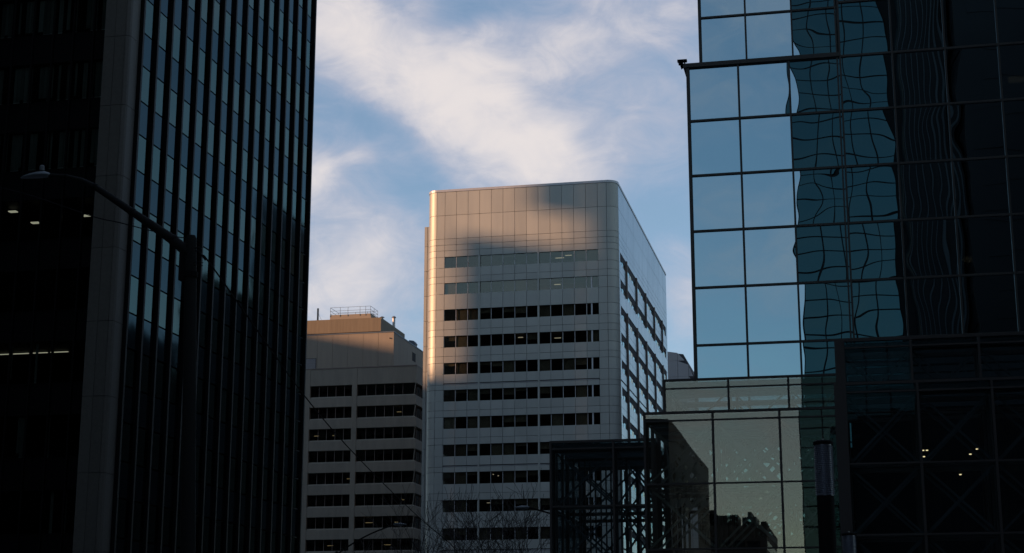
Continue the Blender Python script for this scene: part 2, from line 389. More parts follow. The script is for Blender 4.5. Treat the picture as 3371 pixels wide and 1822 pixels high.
# right-hand long side
sp = Pieces('side_panel', B, M['alu_side_sky']); sw = Pieces('side_window_pane', B, M['win_side']); sm = Pieces('side_mullion', B, M['mull'], 120); sw2 = Pieces('dark_side_pane', B, M['win'], 120); head_shade = Pieces('head_shade_strip', B, M['joint'], 290)  # dark strips above the side panes stand in for soffit shade
fy = [186.8+8.72*i for i in range(5)]
bays = [182.0]+fy+[226.5]
for zt, zb in rows_top:
    for j in range(11):
        a, b = 181.25*1.2+j*(228-181.25)*1.2/11, 181.25*1.2+(j+1)*(228-181.25)*1.2/11
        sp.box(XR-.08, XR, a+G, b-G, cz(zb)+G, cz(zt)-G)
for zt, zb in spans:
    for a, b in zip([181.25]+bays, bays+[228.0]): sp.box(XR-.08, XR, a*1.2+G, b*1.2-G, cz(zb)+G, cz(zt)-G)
for k in range(NR):
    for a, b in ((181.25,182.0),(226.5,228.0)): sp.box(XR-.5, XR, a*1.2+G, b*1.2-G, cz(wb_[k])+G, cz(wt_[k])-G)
    for a, b in zip(bays, bays[1:]):
        n = max(2, round((b-a)/1.7)); st = (b-a)*1.2/n
        for q in range(n):
            y0 = a*1.2+q*st
            zh = cz(wb_[k])+1.6*(.50 if q % 3 else .36); (sw2 if q % 3 == 2 else sw).box(XR-.14, XR-.11, y0+.05, y0+st*(.95 if q % 2 else .8), cz(wb_[k]), zh); head_shade.box(XR-.22, XR-.06, y0+.05, y0+st-.05, zh, cz(wt_[k])); sm.box(XR-.18, XR-.09, y0-.05, y0+.05, cz(wb_[k]), cz(wt_[k]))
sp.done(); sw.done(); sm.done(); sw2.done(); head_shade.done()
for y in fy:
    for (a, b) in [(wt_[0], wb_[1])] + [(wt_[2], wb_[-1]-1.84)]:
        box('side_fin', B, M['brown_fin'], XR-.2, XR+.20, y*1.2-.2, y*1.2+.2, cz(b), cz(a)+.05)
# rear stair wing seen past the left corner
wz = [(65.7,62.6)]+[(62.6-3.804*i, 62.6-3.804*(i+1)) for i in range(15)]
wing = Pieces('wing_panel', B, M['alu'])
for a, b in wz:
    b = max(b, .3)
    wing.box(-62.28, -61.85, 228, 240, b+G, a-G); wing.box(-61.80, -58.8, 228.03, 240, b+G, a-G)
wing.done(); part('wing_roof_lamp', B, M['matt_black'], MB().lathe((-61.6,229,0), [(.06,65.6),(.06,65.8),(.14,65.85),(.14,66.05),(.04,66.1)], 10))

# ------------------------------------------------------------------ beige building
Bb = thing('office_building', 'beige concrete office block with stepped roof and railing, left of the silver tower', 'office building', (-92, 290, 0))
XE = -76.04; XW = -112.0; YB1 = 274.0; P_ = 3.893
tops = [50.25-P_*i for i in range(12)]
part('core', Bb, M['interior'], MB().box(XW+3,XE-4,YB1+4,310,.3,50.5))
bs = Pieces('spandrel', Bb, M['beige_low']); bp_ = Pieces('pier', Bb, M['beige_low']); bw = Pieces('window_pane', Bb, M['beige_glass']); bm_ = Pieces('mullion', Bb, M['brown_fin']); bbl = Pieces('blind', Bb, M['blind'], 30)
bll = Pieces('ceiling_light', Bb, M['warm'], 30)
baysx = [(-97.6-9.0, -97.7), (-95.73, -87.86), (-86.94, XE)]
mulx = [[-106.7+1.8*i for i in range(6)], [-95.73,-94.15,-92.57,-91.0,-89.41,-87.86], [-86.94,-85.27,-83.59,-81.93,-80.27,-78.59,-76.5]]
def sill_profile(x0, x1, zt, zb):              # spandrel with a sloping sill on its top
    return MB().prism_y([(0,0)], 0, 0) if False else None
for r_, zt in enumerate([None]+tops):
    if r_ == 0: z1, z0 = 53.25, tops[0]
    else: z1, z0 = zt-1.97, (tops[r_] if r_ < len(tops) else zt-1.97-1.92)
    for bi, (a, b) in enumerate(baysx):
        m = MB()
        bot, top = z0, z1
        fl = top-.26 if r_ else top
        if bi < 2:
            pts = [(YB1,bot),(YB1,fl),(YB1+.45,top),(YB1+.6,top),(YB1+.6,bot)]
            n = len(pts); m.v = [(a+.02,y,z) for y,z in pts]+[(b-.02,y,z) for y,z in pts]
            m.f = [tuple(range(n)), tuple(range(2*n-1,n-1,-1))]+[(i,(i+1)%n,n+(i+1)%n,n+i) for i in range(n)]
        else:                                     # the corner bay wraps round to the right side
            def ring(ins, z): return [(a+.02,YB1+ins,z),(b-ins,YB1+ins,z),(b-ins,308,z),(a+.02,308,z)]
            L_ = [ring(0,bot), ring(0,fl), ring(.45 if r_ else 0,top)]
            m.v = [v for q in L_ for v in q]; m.f = [(0,1,2,3),(8,11,10,9)]
            for u in range(2):
                for i in range(4): j=(i+1)%4; m.f.append((u*4+i,u*4+j,u*4+4+j,u*4+4+i))
        bs.mb(m)
for r_, zt in enumerate(tops):
    z0, z1 = zt-1.97, zt
    for bi, xs in enumerate(mulx):
        for i in range(len(xs)-1):
            bw.box(xs[i]+.03, xs[i+1]-.03, YB1+.52, YB1+.55, z0, z1)
            if i: bm_.box(xs[i]-.035, xs[i]+.035, YB1+.44, YB1+.58, z0, z1)
            if bi and rb.random() < .28: bbl.box(xs[i]+.1, xs[i+1]-.1, YB1+.75, YB1+.78, z1-1.97*rb.choice((.35,.5,1,1)), z1)
    for y in (276.2, 279, 282, 285, 288):
        bw.box(XE-.55, XE-.52, y-1.6 if y < 277 else y-2.95, y-.05 if y < 277 else y-.05, z0, z1); bm_.box(XE-.58, XE-.44, y-.04, y+.04, z0, z1)
    part('corner_mullion', Bb, M['beige_low'], MB().bar((XE-.06,YB1+.06,z1), (XE-.50,YB1+.50,z0), .16))
for (k, x, w) in ((1,-80.1,.8),(2,-95.4,.8),(2,-92.0,.3),(4,-89.1,1.0),(5,-78.9,.4),(6,-85.5,1.4),(6,-80.2,.6),(7,-92.4,1.0),(7,-82,1.2),(0,-88.3,.2),(0,-78.2,.25)):
    zc = tops[k]-(.95 if k > 0 else 1.0); bll.box(x, x+w, YB1+2, YB1+2.3, zc, zc+.06)
for a, b in ((-97.7,-95.73),(-87.86,-86.94)):
    z = 53.23
    while z > .5: bp_.box(a, b, YB1-.05, YB1+.6, max(z-P_*2,.2)+.015, z); z -= P_*2
box('cornice', Bb, M['brown_fin'], XW, XE+.05, YB1-.08, 309, 53.25, 53.42)
bs.done(); bp_.done(); bw.done(); bm_.done(); bbl.done(); bll.done()
# plant storeys
YM, XM = 277.0, -81.17
box('plant_storey', Bb, M['joint'], XW, XM-.1, YM+.1, 298, 53.42, 60.05)
pm = Pieces('wall_panel', Bb, M['beige'])
xs = [XM, -84.06, -86.93, -89.80, -92.7, -95.6, -98.5, -101.4, -104.3]
for a, b in zip(xs[1:], xs): pm.box(a+.02, b-(.02 if b != XM else 0), YM, YM+.12, 53.43, 60.1)
for i in range(7): pm.box(XM-.12, XM, YM+.14+i*3-.02*0, YM+.14+(i+1)*3-.03, 53.43, 60.1)
pm.done()
part('roof_edge', Bb, M['rail'], MB().box(XW, XM+.08, YM-.08, YM+.2, 60.1, 60.3).box(XM-.2, XM+.08, YM+.2, 298, 60.1, 60.3))
lv = box('louvre', Bb, M['joint'], -97.9, -95.75, YM-.03, YM, 53.6, 55.9)
for i in range(13): 
    z = 53.68+i*.165
    o = part('slat', lv, M['grey'], MB().prism_y([(-97.8,z),(-95.85,z),(-95.85,z+.10),(-97.8,z+.10)], YM-.12, YM-.04))
part('vent', Bb, M['interior'], MB().box(XM, XM+.06, 289.5, 291.6, 57.2, 58.8))
part('spout', Bb, M['interior'], MB().box(-81.95,-81.75,YM-.2,YM,58.95,59.1))
pent = Pieces('penthouse_panel', Bb, M['beige_dark'])
for i in range(9): pent.box(-84.82-1.0*0-(i+1)*2.4+.01*(i>0), -84.82-i*2.4, 280.9, 296.9, 61.25, 63.82)
pent.done()
box('penthouse_base', Bb, M['joint'], -106, -85.2, 281.3, 296.5, 60.2, 61.25)
box('roof_cabin', Bb, M['beige'], -95.72, -87.72, 284, 288.6, 63.82, 65.36)
rl = MB(); z0, z1 = 65.0, 66.75
for z in (z1, 66.1, 65.55):
    for a, b in (((-95.63,283.95),(-87.81,283.95)),((-87.81,283.95),(-87.81,288.6)),((-95.63,283.95),(-95.63,288.6)),((-95.63,288.6),(-87.81,288.6))): rl.bar((*a,z),(*b,z),.07)
for x in (-95.63,-93.7,-92.2,-89.85,-88.75,-87.81):
    for y in (283.95, 288.6): rl.bar((x,y,z0),(x,y,z1),.08)
rl.bar((-87.81,286.2,z0),(-87.81,286.2,z1),.08)
part('railing', Bb, M['rail'], rl)
part('flue', Bb, M['galv'], MB().lathe((-85.03,290,0), [(.27,63.8),(.27,65.55),(.36,65.6),(.36,65.62)], 16).lathe((-85.03,290,0), [(.45,65.68),(.2,65.95)], 16), True)
part('flue', Bb, M['galv'], MB().lathe((-87.35,290,0), [(.22,63.8),(.22,65.75)], 14).lathe((-87.35,290,0), [(.48,65.8),(.2,65.98)], 14), True)
part('roof_vent_hood', Bb, M['rail'], MB().prism_y([(-82.9,60.3),(-81.4,60.3),(-81.2,60.9),(-81.5,61.35),(-82.3,61.5),(-82.9,61.2)], 291.5, 293.2))
part('mast', Bb, M['brown_fin'], MB().box(-100.36,-100.08,290,290.28,63.8,68.18))
part('guy_wire', Bb, M['wire'], MB().tube([(-100.1,290,67.2),(-98.8,289,65),(-98.5,288.5,63.9)], [.02]*3, 4))

# ------------------------------------------------------------------ grey building far right of the silver tower
Bg = thing('office_building', 'plain grey building with slanted roof corner between silver tower and mirror-glass tower', 'office building', (-46, 345, 0))
part('wall', Bg, M['joint'], MB().prism_y([(-60,0),(-29.6,0),(-29.6,53),(-32.3,59),(-34.6,64.05),(-60,68.0)], 330.1, 360))
gp = Pieces('wall_panel', Bg, M['grey'], 200)
def top_at(x): return 64.14+( -34.55-x)*.17 if x < -34.55 else 64.14-(x+34.55)*2.55
for j in range(14):
    a, b = -60+j*2.2, -60+(j+1)*2.2
    for i in range(22):
        z0, z1 = i*3.3, i*3.3+3.27
        ta, tb = top_at(a+.03), top_at(b-.03)
        if z0 >= max(ta,tb): continue
        if z1 <= min(ta,tb): pts = [(a+.03,z0),(b-.03,z0),(b-.03,z1),(a+.03,z1)]
        elif tb > z0+.05: pts = [(a+.03,z0),(b-.03,z0),(b-.03,min(z1,tb)),(a+.03,min(z1,ta))]
        else:
            xe = a+.03+(b-a)*(ta-z0)/max(ta-tb,.01); pts = [(a+.03,z0),(min(xe,b-.03),z0),(a+.03,min(z1,ta))]
        gp.mb(MB().prism_y(pts, 330, 330.12), far=(z0 < 45))
gp.done()

# ------------------------------------------------------------------ black tower on the left
Bk = thing('office_building', 'black high-rise with tall vertical fins, strips of dim glass and a stone corner pier', 'office building', (-58, 98, 0))
XK = -40.0; ZT = 75.0
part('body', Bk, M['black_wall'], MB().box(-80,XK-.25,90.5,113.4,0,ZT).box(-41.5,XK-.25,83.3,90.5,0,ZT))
vis = Pieces('vision_pane', Bk, M['vision']); spn = Pieces('spandrel_pane', Bk, M['spandrel'])
y0_, pit = 82.55, 2.0
for c in range(15):
    ya, yb = 83.05+pit*c, 83.05+pit*c+1.80
    for k in range(20):
        zt = 37.88+4.21*(8-k) if True else 0
        # dark pane zt -> zt-2.04 ; light pane zt-2.04 -> zt-4.21
        if zt < 4 or zt > ZT: continue
        far = zt-4.21 > 54 or zt < 9
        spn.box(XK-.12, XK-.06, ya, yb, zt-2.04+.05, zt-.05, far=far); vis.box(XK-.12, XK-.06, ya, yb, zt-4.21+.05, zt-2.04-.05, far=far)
vis.done(); spn.done()
for c in range(16):
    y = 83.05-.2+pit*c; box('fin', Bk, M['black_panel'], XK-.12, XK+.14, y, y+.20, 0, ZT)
    box('fin_edge', Bk, M['pav_frame'], XK-.06, XK-.02, y+.21, y+.25, 0, ZT)
# stone pier on the corner
pr = Pieces('stone_panel', Bk, M['granite']); jz = [37.03+4.21*i for i in range(12,-9,-1)]
part('pier_core', Bk, M['joint'], MB().prism([(-41.62,81.62),(-40.32,81.62),(-40.12,81.82),(-40.12,82.8),(-41.62,82.8)], 0, ZT))
for z1, z0 in zip(jz, jz[1:]):
    if z0 > ZT: continue
    z1 = min(z1, ZT)
    pr.box(-41.65, -41.005, 81.55, 81.63, z0+.012, z1-.012); pr.box(-40.985, -40.36, 81.55, 81.63, z0+.012, z1-.012)
    pr.mb(MB().prism([(-40.34,81.55),(-40.28,81.56),(-40.14,81.66),(-40.08,81.80),(-40.08,82.78),(-40.16,82.78),(-40.16,81.83),(-40.34,81.65)], z0+.012, z1-.012))
pr.done()
# front face: dark glazing with curtains and rooms
fg = Pieces('front_pane', Bk, M['front_glass'], 200); fm = Pieces('front_mullion', Bk, M['black_panel'], 60); cu = Pieces('curtain', Bk, M['curtain'], 120); fl_ = Pieces('floor_slab', Bk, M['black_wall'], 60)
rc = random.Random(11)
for k in range(20):
    vt = 35.84+4.21*(8-k)+.45; vb = vt-2.35
    if vb < 2 or vt > ZT: continue
    far = vb > 54 or vt < 8
    fl_.box(-79, -41.7, 83.05, 90.4, vb-1.86, vb, far=far)
    for i in range(14):
        a = -41.72-1.30*(i+1); fg.box(a+.04, a+1.26, 82.9, 82.94, vb, vt, far=far or i > 6)
        if i < 7 and not far:
            x = a+.05
            while x < a+1.2:
                w = rc.uniform(.10,.30)
                if rc.random() < (.6 if vb > 27 else (0 if vb > 20 else .1)): cu.box(x, min(x+w, a+1.25), 83.3, 83.34, vb+rc.choice((0,0,0,.3)), vt-.02)
                x += w+.03
for i in range(28): fm.box(-41.72-1.3*i-.04, -41.72-1.3*i+.04, 82.8, 83.0, 0, ZT)
fg.done(); fm.done(); cu.done(); fl_.done()
for (x, z) in ((-48.3,27.72),(-46.8,26.95),(-43.6,27.2)): box('ceiling_light', Bk, M['cool'], x-.24, x+.24, 84.3, 84.6, z-.03, z+.02)
for (a, b) in ((-49.6,-48.55),(-48.3,-47.3),(-47.1,-46.1),(-45.9,-44.8)): box('ceiling_light', Bk, M['cool'], a, b, 85.6, 85.68, 19.35, 19.39)

# ------------------------------------------------------------------ mirror glass tower on the right
T = thing('glass_tower', 'mirror-glass tower with square blue panes in dark frames, right of the sky gap', 'glass tower', (4, 60, 0))
part('body', T, M['interior'], MB().box(-5.30,0,56.4,108,0,22.3).box(-5.30,0,61.6,108,22.3,46).box(.0,34,56.4,108,0,46))
tg = Pieces('pane', T, M['tower_glass']); tf = Pieces('mullion', T, M['tower_frame']); tt = Pieces('transom', T, M['tower_frame'])
mod, pz = 1.783, 2.025
zlev = [22.41-pz*i for i in range(-11, 11)]
for i in range(-3, 8):
    xa, xb = i*mod, (i+1)*mod
    for za, zb in zip(zlev, zlev[1:]):
        if i < 0 and za > 22.5: tg.box(xa*1.0+.03, xb-.03, 60.34, 60.38, zb, za, far=za > 33)
        else: tg.box(xa+.03, xb-.03, 55.0, 55.04, zb, za, far=za > 33 or i > 4)
tg.done()
for i in range(-3, 9):
    x = i*mod; w = .055 if i == -3 else .032
    zt = 22.41 if i < 0 else 44.6
    tf.box(x-w, x+w, 54.90, 55.06, .2, zt)
    if i == 0: tf.box(x-.13, x-.075, 54.90, 55.06, .2, zt)
    if i < 0: tf.box(x-w+(.0), x+w, 60.24, 60.40, 22.5, 44.6)
tf.box(-.06, .0, 55.06, 60.36, 22.5, 44.6); tf.box(5.35*-1-.06,-5.35,55.0,60.3,.2,22.4)
for z in zlev:
    tt.box(0, 14.3, 54.93, 55.03, z-.036, z+.036)
    if z < 22.3: tt.box(-5.35, 0, 54.93, 55.03, z-.036, z+.036)
    elif z > 22.6: tt.box(-5.35, 0, 60.27, 60.37, z-.036, z+.036)
tf.done(); tt.done()
box('terrace_cap', T, M['tower_frame'], -5.50, 0-.02, 54.85, 60.2, 22.38, 22.53)
part('cap_end_bracket', T, M['matt_black'], MB().prism_y([(-5.66,22.66),(-5.52,22.66),(-5.50,22.50),(-5.60,22.44)], 54.86, 55.2))
cm = thing('security_camera', 'small dark security camera poking out from the terrace corner of the mirror-glass tower', 'camera', (-5.5, 54.9, 22.56))
part('housing', cm, M['matt_black'], MB().box(-5.70,-5.36,54.80,54.95,22.60,22.68)); part('lens_hood', cm, M['matt_black'], MB().box(-5.66,-5.58,54.81,54.94,22.50,22.60)); part('bracket', cm, M['matt_black'], MB().box(-5.47,-5.42,54.84,54.92,22.55,22.60))
for (x0,x1,z0,z1) in ((3.75,4.05,14.95,15.15),(4.9+.8,6.2,21.3,21.5),(6.6,6.9,15.0,15.2)): box('lit_room', T, M['warm'], x0, x1, 55.8, 55.9, z0, z1)

# ------------------------------------------------------------------ stepped glass pavilion in front
Pv = thing('glass_pavilion', 'low stepped glass pavilion with cross-braced steel frame, at the foot of the mirror-glass tower', 'pavilion', (-2, 44, 0))
pg = Pieces('pane', Pv, M['pav_glass'], 150); pgd = Pieces('pane', Pv, M['pav_glass_dark'], 140); pf = Pieces('frame_bar', Pv, M['pav_frame'], 290)
br = Pieces('brace', Pv, M['steel'], 145); brd = Pieces('brace', Pv, M['steel_dark'], 145); rbm = Pieces('roof_beam', Pv, M['steel_dark'], 60)
rg = MB()
def volume(xs, y, zs, ydeep, dark, layers, right_side=False, left_side=False, beams=6, ext=0):
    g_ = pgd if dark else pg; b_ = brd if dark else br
    x0, x1 = xs[0], xs[-1]
    for a, b in zip(xs, xs[1:]):
        for z1, z0 in zip(zs, zs[1:]): g_.box(a+.02, b-.02, y, y+.025, z0+.015, z1-.015)
    for x in xs: pf.box(x-.03, x+.03, y-.03, y+.10, .1, zs[0])
    for i, z in enumerate(zs): pf.box(x0-.03, x1+.03, y-.035+(.0), y+.09, z-(.02 if i else .045), z+.02)
    # returns
    ny = max(1, round((ydeep-y)/1.75)); sy = (ydeep-y)/ny
    for flag, x in ((left_side, x0), (right_side, x1)):
        if not flag: continue
        for j in range(ny):
            for z1, z0 in zip(zs, zs[1:]): g_.box(x-.012, x+.013, y+j*sy+.12, y+(j+1)*sy-.02, z0+.015, z1-.015)
            pf.box(x-.04, x+.04, y+(j+1)*sy-.04, y+(j+1)*sy+.04, .1, zs[0])
    rg.box(x0, x1, y+.1, ydeep, zs[0]-.03, zs[0]+.0)
    # cross bracing in planes set one behind the other
    for d in layers:
        if y+d > ydeep: continue
        for a, b in zip(xs, xs[1:]):
            for z1, z0 in zip(zs[1:], zs[2:]):
                w = .075
                b_.mb(MB().bar((a,y+d,z0),(b,y+d,z1),w)); b_.mb(MB().bar((a,y+d+.08,z1),(b,y+d+.08,z0),w))
        for x in xs: pf.box(x-.045, x+.045, y+d-.04, y+d+.04, .1, zs[0]-.05)
        for z in zs[1:]: pf.box(x0, x1, y+d-.05, y+d+.03, z-.055, z+.045)
    for j in range(beams):
        yy = y+.25+(ydeep-y-.5)*j/max(1,beams-1); rbm.box(x0+.05, x1-.05, yy-.05, yy+.05, zs[0]-.22, zs[0]-.06)
volume([-5.62,-3.72,-1.96,-.48], 48.0, [9.91,9.64,7.98,6.28], 54.2, False, (.6,3.4), left_side=True, beams=4)
volume([-5.62,-3.79,-2.03,-.50], 43.2, [8.20,7.97,6.28,4.57,2.86,1.15], 47.6, False, (.35,1.7,3.2), left_side=False, beams=6)
volume([-8.70,-6.88,-5.70], 45.9, [7.87,7.65,6.01,4.3,2.6,.9], 51.5, True, (.5,2.6,5.0), left_side=True, beams=6)
volume([-.28,1.39,3.05,4.72,6.4], 41.6, [9.67,9.46,7.80], 47.0, True, (.35,1.4), left_side=True, beams=5)
volume([-.27,1.38,3.04,4.71,6.4], 38.4, [8.02,7.80,6.13,4.50,2.9,1.2], 41.3, True, (.35,1.5), left_side=True, beams=4)
pf.box(-.50,-.26,41.55,41.7,.1,9.67); pf.box(-.52,-.28,38.4,38.6,.1,8.02)
# slatted left-hand return of the lowest volume
for j in range(14): pf.box(-8.62+j*.105, -8.58+j*.105, 46.3+j*.35, 46.36+j*.35, .2, 7.55)
pg.done(); pgd.done(); pf.done(); br.done(); brd.done(); rbm.done()
part('roof_glass', Pv, M['pav_glass_dark'], rg, stuff=False)
part('back_wall', Pv, M['interior'], MB().box(-5.3,6.4,54.4,54.6,.1,5.7).box(-.2,6.4,47.2,47.4,.1,9.3))
lat = Pieces('lattice_slat', Pv, M['steel'], 120); rl_ = random.Random(5)
for sgn in (1, -1):
    t = -7.4
    while t < -.2:
        w = rl_.uniform(.10,.21); za, zb = 6.05, 8.0; d = zb-za
        p = [(t,za),(t+w*1.41,za),(t+w*1.41+d,zb),(t+d,zb)] if sgn > 0 else [(t+d,za),(t+d+w*1.41,za),(t+w*1.41,zb),(t,zb)]
        cl = [(min(max(x,-5.55),-.52),z) for x,z in p]
        if max(x for x,z in cl)-min(x for x,z in cl) > .3: lat.mb(MB().prism_y(cl, 47.4+(.06 if sgn > 0 else 0), 47.45+(.06 if sgn > 0 else 0)))
        t += w*1.41+rl_.uniform(.10,.30)
lat.done()
plm = Pieces('ceiling_light', Pv, M['warm'], 30)
for (x,z) in ((1.47,6.62),(1.56,6.62),(1.48,6.47),(2.72,6.62),(2.56,6.50),(2.30,6.02)): plm.box(x, x+.05, 40.2, 40.25, z, z+.02)
plm.done()

# ------------------------------------------------------------------ street lamp in front (left)
Lp = thing('street_lamp', 'nearest street lamp with long curved arm and flat head before the black tower', 'street lamp', (-14.05, 33, .13), 'street lamps')
part('pole', Lp, M['pole'], MB().tube([(-14.02,33,.13),(-14.10,33,2.0),(-14.44,33,10.9),(-14.445,33,10.98)], [.20,.175,.128,.10], 14), True)
arm = [(-14.44,33,10.55),(-14.86,33,10.90),(-15.40,33,11.28),(-15.9,33,11.62),(-16.4,33,11.97),(-16.86,33,12.28),(-17.2,33,12.46),(-17.6,33,12.58),(-18.03,33,12.63)]
part('arm', Lp, M['pole'], MB().tube(arm, [.13,.115,.10,.085,.078,.070,.055,.045,.042], 10), True)
for i, r_ in ((1,.125),(3,.098),(5,.08),(7,.053)):
    a = Vector(arm[i]); d = (Vector(arm[i+1])-Vector(arm[i-1])).normalized()*.035
    part('arm_collar', Lp, M['matt_black'], MB().tube([a-d,a+d],[r_,r_],10), True)
hd = []
for t, w, h, dz in ((0,.02,.01,-.01),(.08,.09,.035,0),(.22,.13,.06,.01),(.42,.15,.085,.02),(.60,.14,.09,.025),(.70,.09,.06,.02),(.74,.045,.045,.015)):
    hd.append((t,w,h,dz))
hm = MB(); n = 14; rings = []
for t, w, h, dz in hd:
    b = len(hm.v); rings.append(b)
    for k in range(n):
        a = 2*math.pi*k/n; s_ = math.sin(a); hm.v.append((-18.74+t, 33+w*math.cos(a), 12.615+dz+h*(s_ if s_ > 0 else s_*.55)))
for a, b in zip(rings, rings[1:]):
    for k in range(n): hm.f.append((a+k, a+(k+1)%n, b+(k+1)%n, b+k))
hm.f += [tuple(rings[0]+n-1-k for k in range(n)), tuple(rings[-1]+k for k in range(n))]
hdo = part('lamp_head', Lp, M['lamp_head'], hm, True)
part('photocell', hdo, M['lamp'], MB().lathe((-18.22,33,0), [(.03,12.70),(.035,12.74),(.06,12.76),(.06,12.86),(.04,12.88)], 12), True)
part('clamp', Lp, M['matt_black'], MB().lathe((-14.41,33,0), [(.165,10.02),(.165,10.14)], 14).box(-14.66,-14.5,32.9,33.1,9.95,10.6))
part('hook', Lp, M['wire'], MB().tube([(-14.31,32.9,10.66),(-14.20,32.9,10.68),(-14.15,32.9,10.64),(-14.18,32.9,10.59),(-14.28,32.9,10.60)], [.016]*5, 6).tube([(-14.2,32.9,10.58),(-14.1,32.9,10.47),(-14.07,33,10.40)], [.02]*3, 6))
for o_ in (0, .07): part('strap', Lp, M['wire'], MB().tube([(-14.30,32.88,10.26+o_),(-14.2,32.9,10.27+o_*1.1),(-14.1,32.95,10.26+o_)], [.009]*3, 5))

def cable(name, label, pts, r=.02):
    o = link(name, MB().tube(pts, [r]*len(pts), 5).mesh(name, M['wire'], True)); o['label'] = label; o['category'] = 'cable'; o['group'] = 'overhead cables'
def interp(pts, n=6):
    out = []
    P = [Vector(p) for p in pts]
    for i in range(len(P)-1):
        p0 = P[max(i-1,0)]; p1 = P[i]; p2 = P[i+1]; p3 = P[min(i+2,len(P)-1)]
        for k in range(n):
            t = k/n; out.append(.5*((2*p1)+(-p0+p2)*t+(2*p0-5*p1+4*p2-p3)*t*t+(-p0+3*p1-3*p2+p3)*t**3))
    out.append(P[-1]); return out
cable('cable', 'thin cable from the left picture edge to the nearest street lamp pole top', interp([(-21.6,34,13.2),(-19.27,34,12.57),(-17.39,34,11.88),(-16.7,34,11.69),(-15.97,34,11.47),(-15.22,34,11.26),(-14.5,33.1,10.95)]), .013)
cable('cable', 'thin black cable sagging from the near lamp pole across the beige building', interp([(-14.07,33,10.42),(-14.19,34,10.43-.1),(-16.94,48,9.82),(-18.96,60,9.42),(-20.88,75,8.69),(-22.2,88,8.0)]), .02)

# two more street lamps down the street
def far_lamp(label, base, top, arm_pts, flip):
    L_ = thing('street_lamp', label, 'street lamp', base, 'street lamps')
    part('pole', L_, M['pole'], MB().tube([base, (base[0],base[1],top)], [.14,.09], 10), True)
    part('arm', L_, M['pole'], MB().tube(interp(arm_pts, 4), [.045]*(4*(len(arm_pts)-1)+1), 8), True)
    e = Vector(arm_pts[-1]); s_ = flip
    hb = MB(); rg_ = []
    for t, w, h in ((-.05,.04,.04),(.08,.13,.09),(.35,.17,.10),(.6,.12,.05),(.75,.02,.015)):
        b = len(hb.v); rg_.append(b)
        for k in range(10):
            a = 2*math.pi*k/10; hb.v.append((e.x+s_*t, e.y+w*math.cos(a), e.z+h*math.sin(a)))
    for a, b in zip(rg_, rg_[1:]):
        for k in range(10): hb.f.append((a+k, a+(k+1)%10, b+(k+1)%10, b+k))
    hb.f += [tuple(rg_[0]+9-k for k in range(10)), tuple(rg_[-1]+k for k in range(10))]
    part('lamp_head', L_, M['lamp_head'], hb, True)
far_lamp('distant street lamp head before the silver tower, beside the glass pavilion', (-13.6,80,0), 8.6, [(-13.6,80,8.4),(-14.5,80,8.75),(-15.3,80,8.98),(-16.3,80,9.27)], -1)
far_lamp('distant street lamp among bare branches in front of the beige building', (-31.2,95,0), 8.3, [(-31.2,95,8.1),(-30.2,95,8.75),(-29,95,9.35),(-27.6,95,9.85)], 1)

# ------------------------------------------------------------------ louvred lamp columns by the pavilion
def lamp_column(label, x, y, zt, r, hh):
    L_ = thing('lamp_column', label, 'lamp post', (x, y, .13), 'louvred lamp columns')
    part('post', L_, M['matt_black'], MB().lathe((x,y,0), [(r*1.0,.13),(r*1.0,zt-hh)], 24), True)
    m = MB(); n = int(hh/.03)
    for i in range(n):
        z = zt-hh+.01+i*(hh-.08)/n; m.lathe((x,y,0), [(r*1.02,z),(r*1.12,z+.011),(r*1.02,z+.020)], 24)
    m.lathe((x,y,0), [(r*.95,zt-hh),(r*.95,zt-.06)], 20)
    part('louvre_head', L_, M['louvre'], m, True)
    part('cap', L_, M['matt_black'], MB().lathe((x,y,0), [(r*1.16,zt-.06),(r*1.16,zt-.02),(r*.9,zt)], 24), True)
    part('finial', L_, M['galv'], MB().lathe((x,y,0), [(.015,zt-.01),(.015,zt+.03)], 8))
lamp_column('larger round lamp column with louvred head and black post before the glass pavilion', -.515, 24, 4.78, .125, .80)
lamp_column('smaller round lamp column farther off, only its grey head showing at the bottom right', -.295, 34, 4.22, .13, .80)

# ------------------------------------------------------------------ bare trees
def tree(label, x, y, h, seed, spread=.55):
    rnd = random.Random(seed); T_ = thing('bare_tree', label, 'tree', (x, y, 0), 'bare street trees')
    tr = MB(); cr_ = MB(); hz = h*.36
    tr.tube([(x,y,0),(x+.03,y,hz*.5),(x,y,hz)], [h*.016,h*.013,h*.010], 8)
    def grow(p, d, L, r, lev):
        pts = [p]; rad = [r]; q = p.copy(); dd = d.copy(); n = 4
        for i in range(n):
            dd = (dd + Vector((rnd.uniform(-1,1),rnd.uniform(-1,1),rnd.uniform(-.5,1.0)))*.16).normalized()
            q = q + dd*(L/n); pts.append(q.copy()); rad.append(max(r*(1-.62*(i+1)/n), .011))
            if lev < 4 and i >= 1 and q.z < h and rnd.random() < .88:
                for _ in range(1 if rnd.random() < .93 else 2):
                    ax = Vector((rnd.uniform(-1,1),rnd.uniform(-1,1),rnd.uniform(-.3,.5))).normalized()
                    nd = (dd*.78 + ax*(.72 if lev > 0 else spread)).normalized()
                    grow(q.copy(), nd, L*rnd.uniform(.52,.78), rad[-1]*.72, lev+1)
        cr_.tube(pts, rad, 5 if lev < 2 else 3, False)
        if lev < 4 and q.z < h: grow(q.copy(), (dd+Vector((rnd.uniform(-.3,.3),rnd.uniform(-.3,.3),.1))).normalized(), L*.62, rad[-1], lev+1)
    for i in range(5):
        a = 2*math.pi*(i+rnd.random()*.6)/5
        grow(Vector((x,y,hz*(.8+.2*rnd.random()))), Vector((math.cos(a)*spread,math.sin(a)*spread,1)).normalized(), h*.30, h*.0075, 1)
    part('trunk', T_, M['bark'], tr, True); part('crown', T_, M['bark'], cr_)
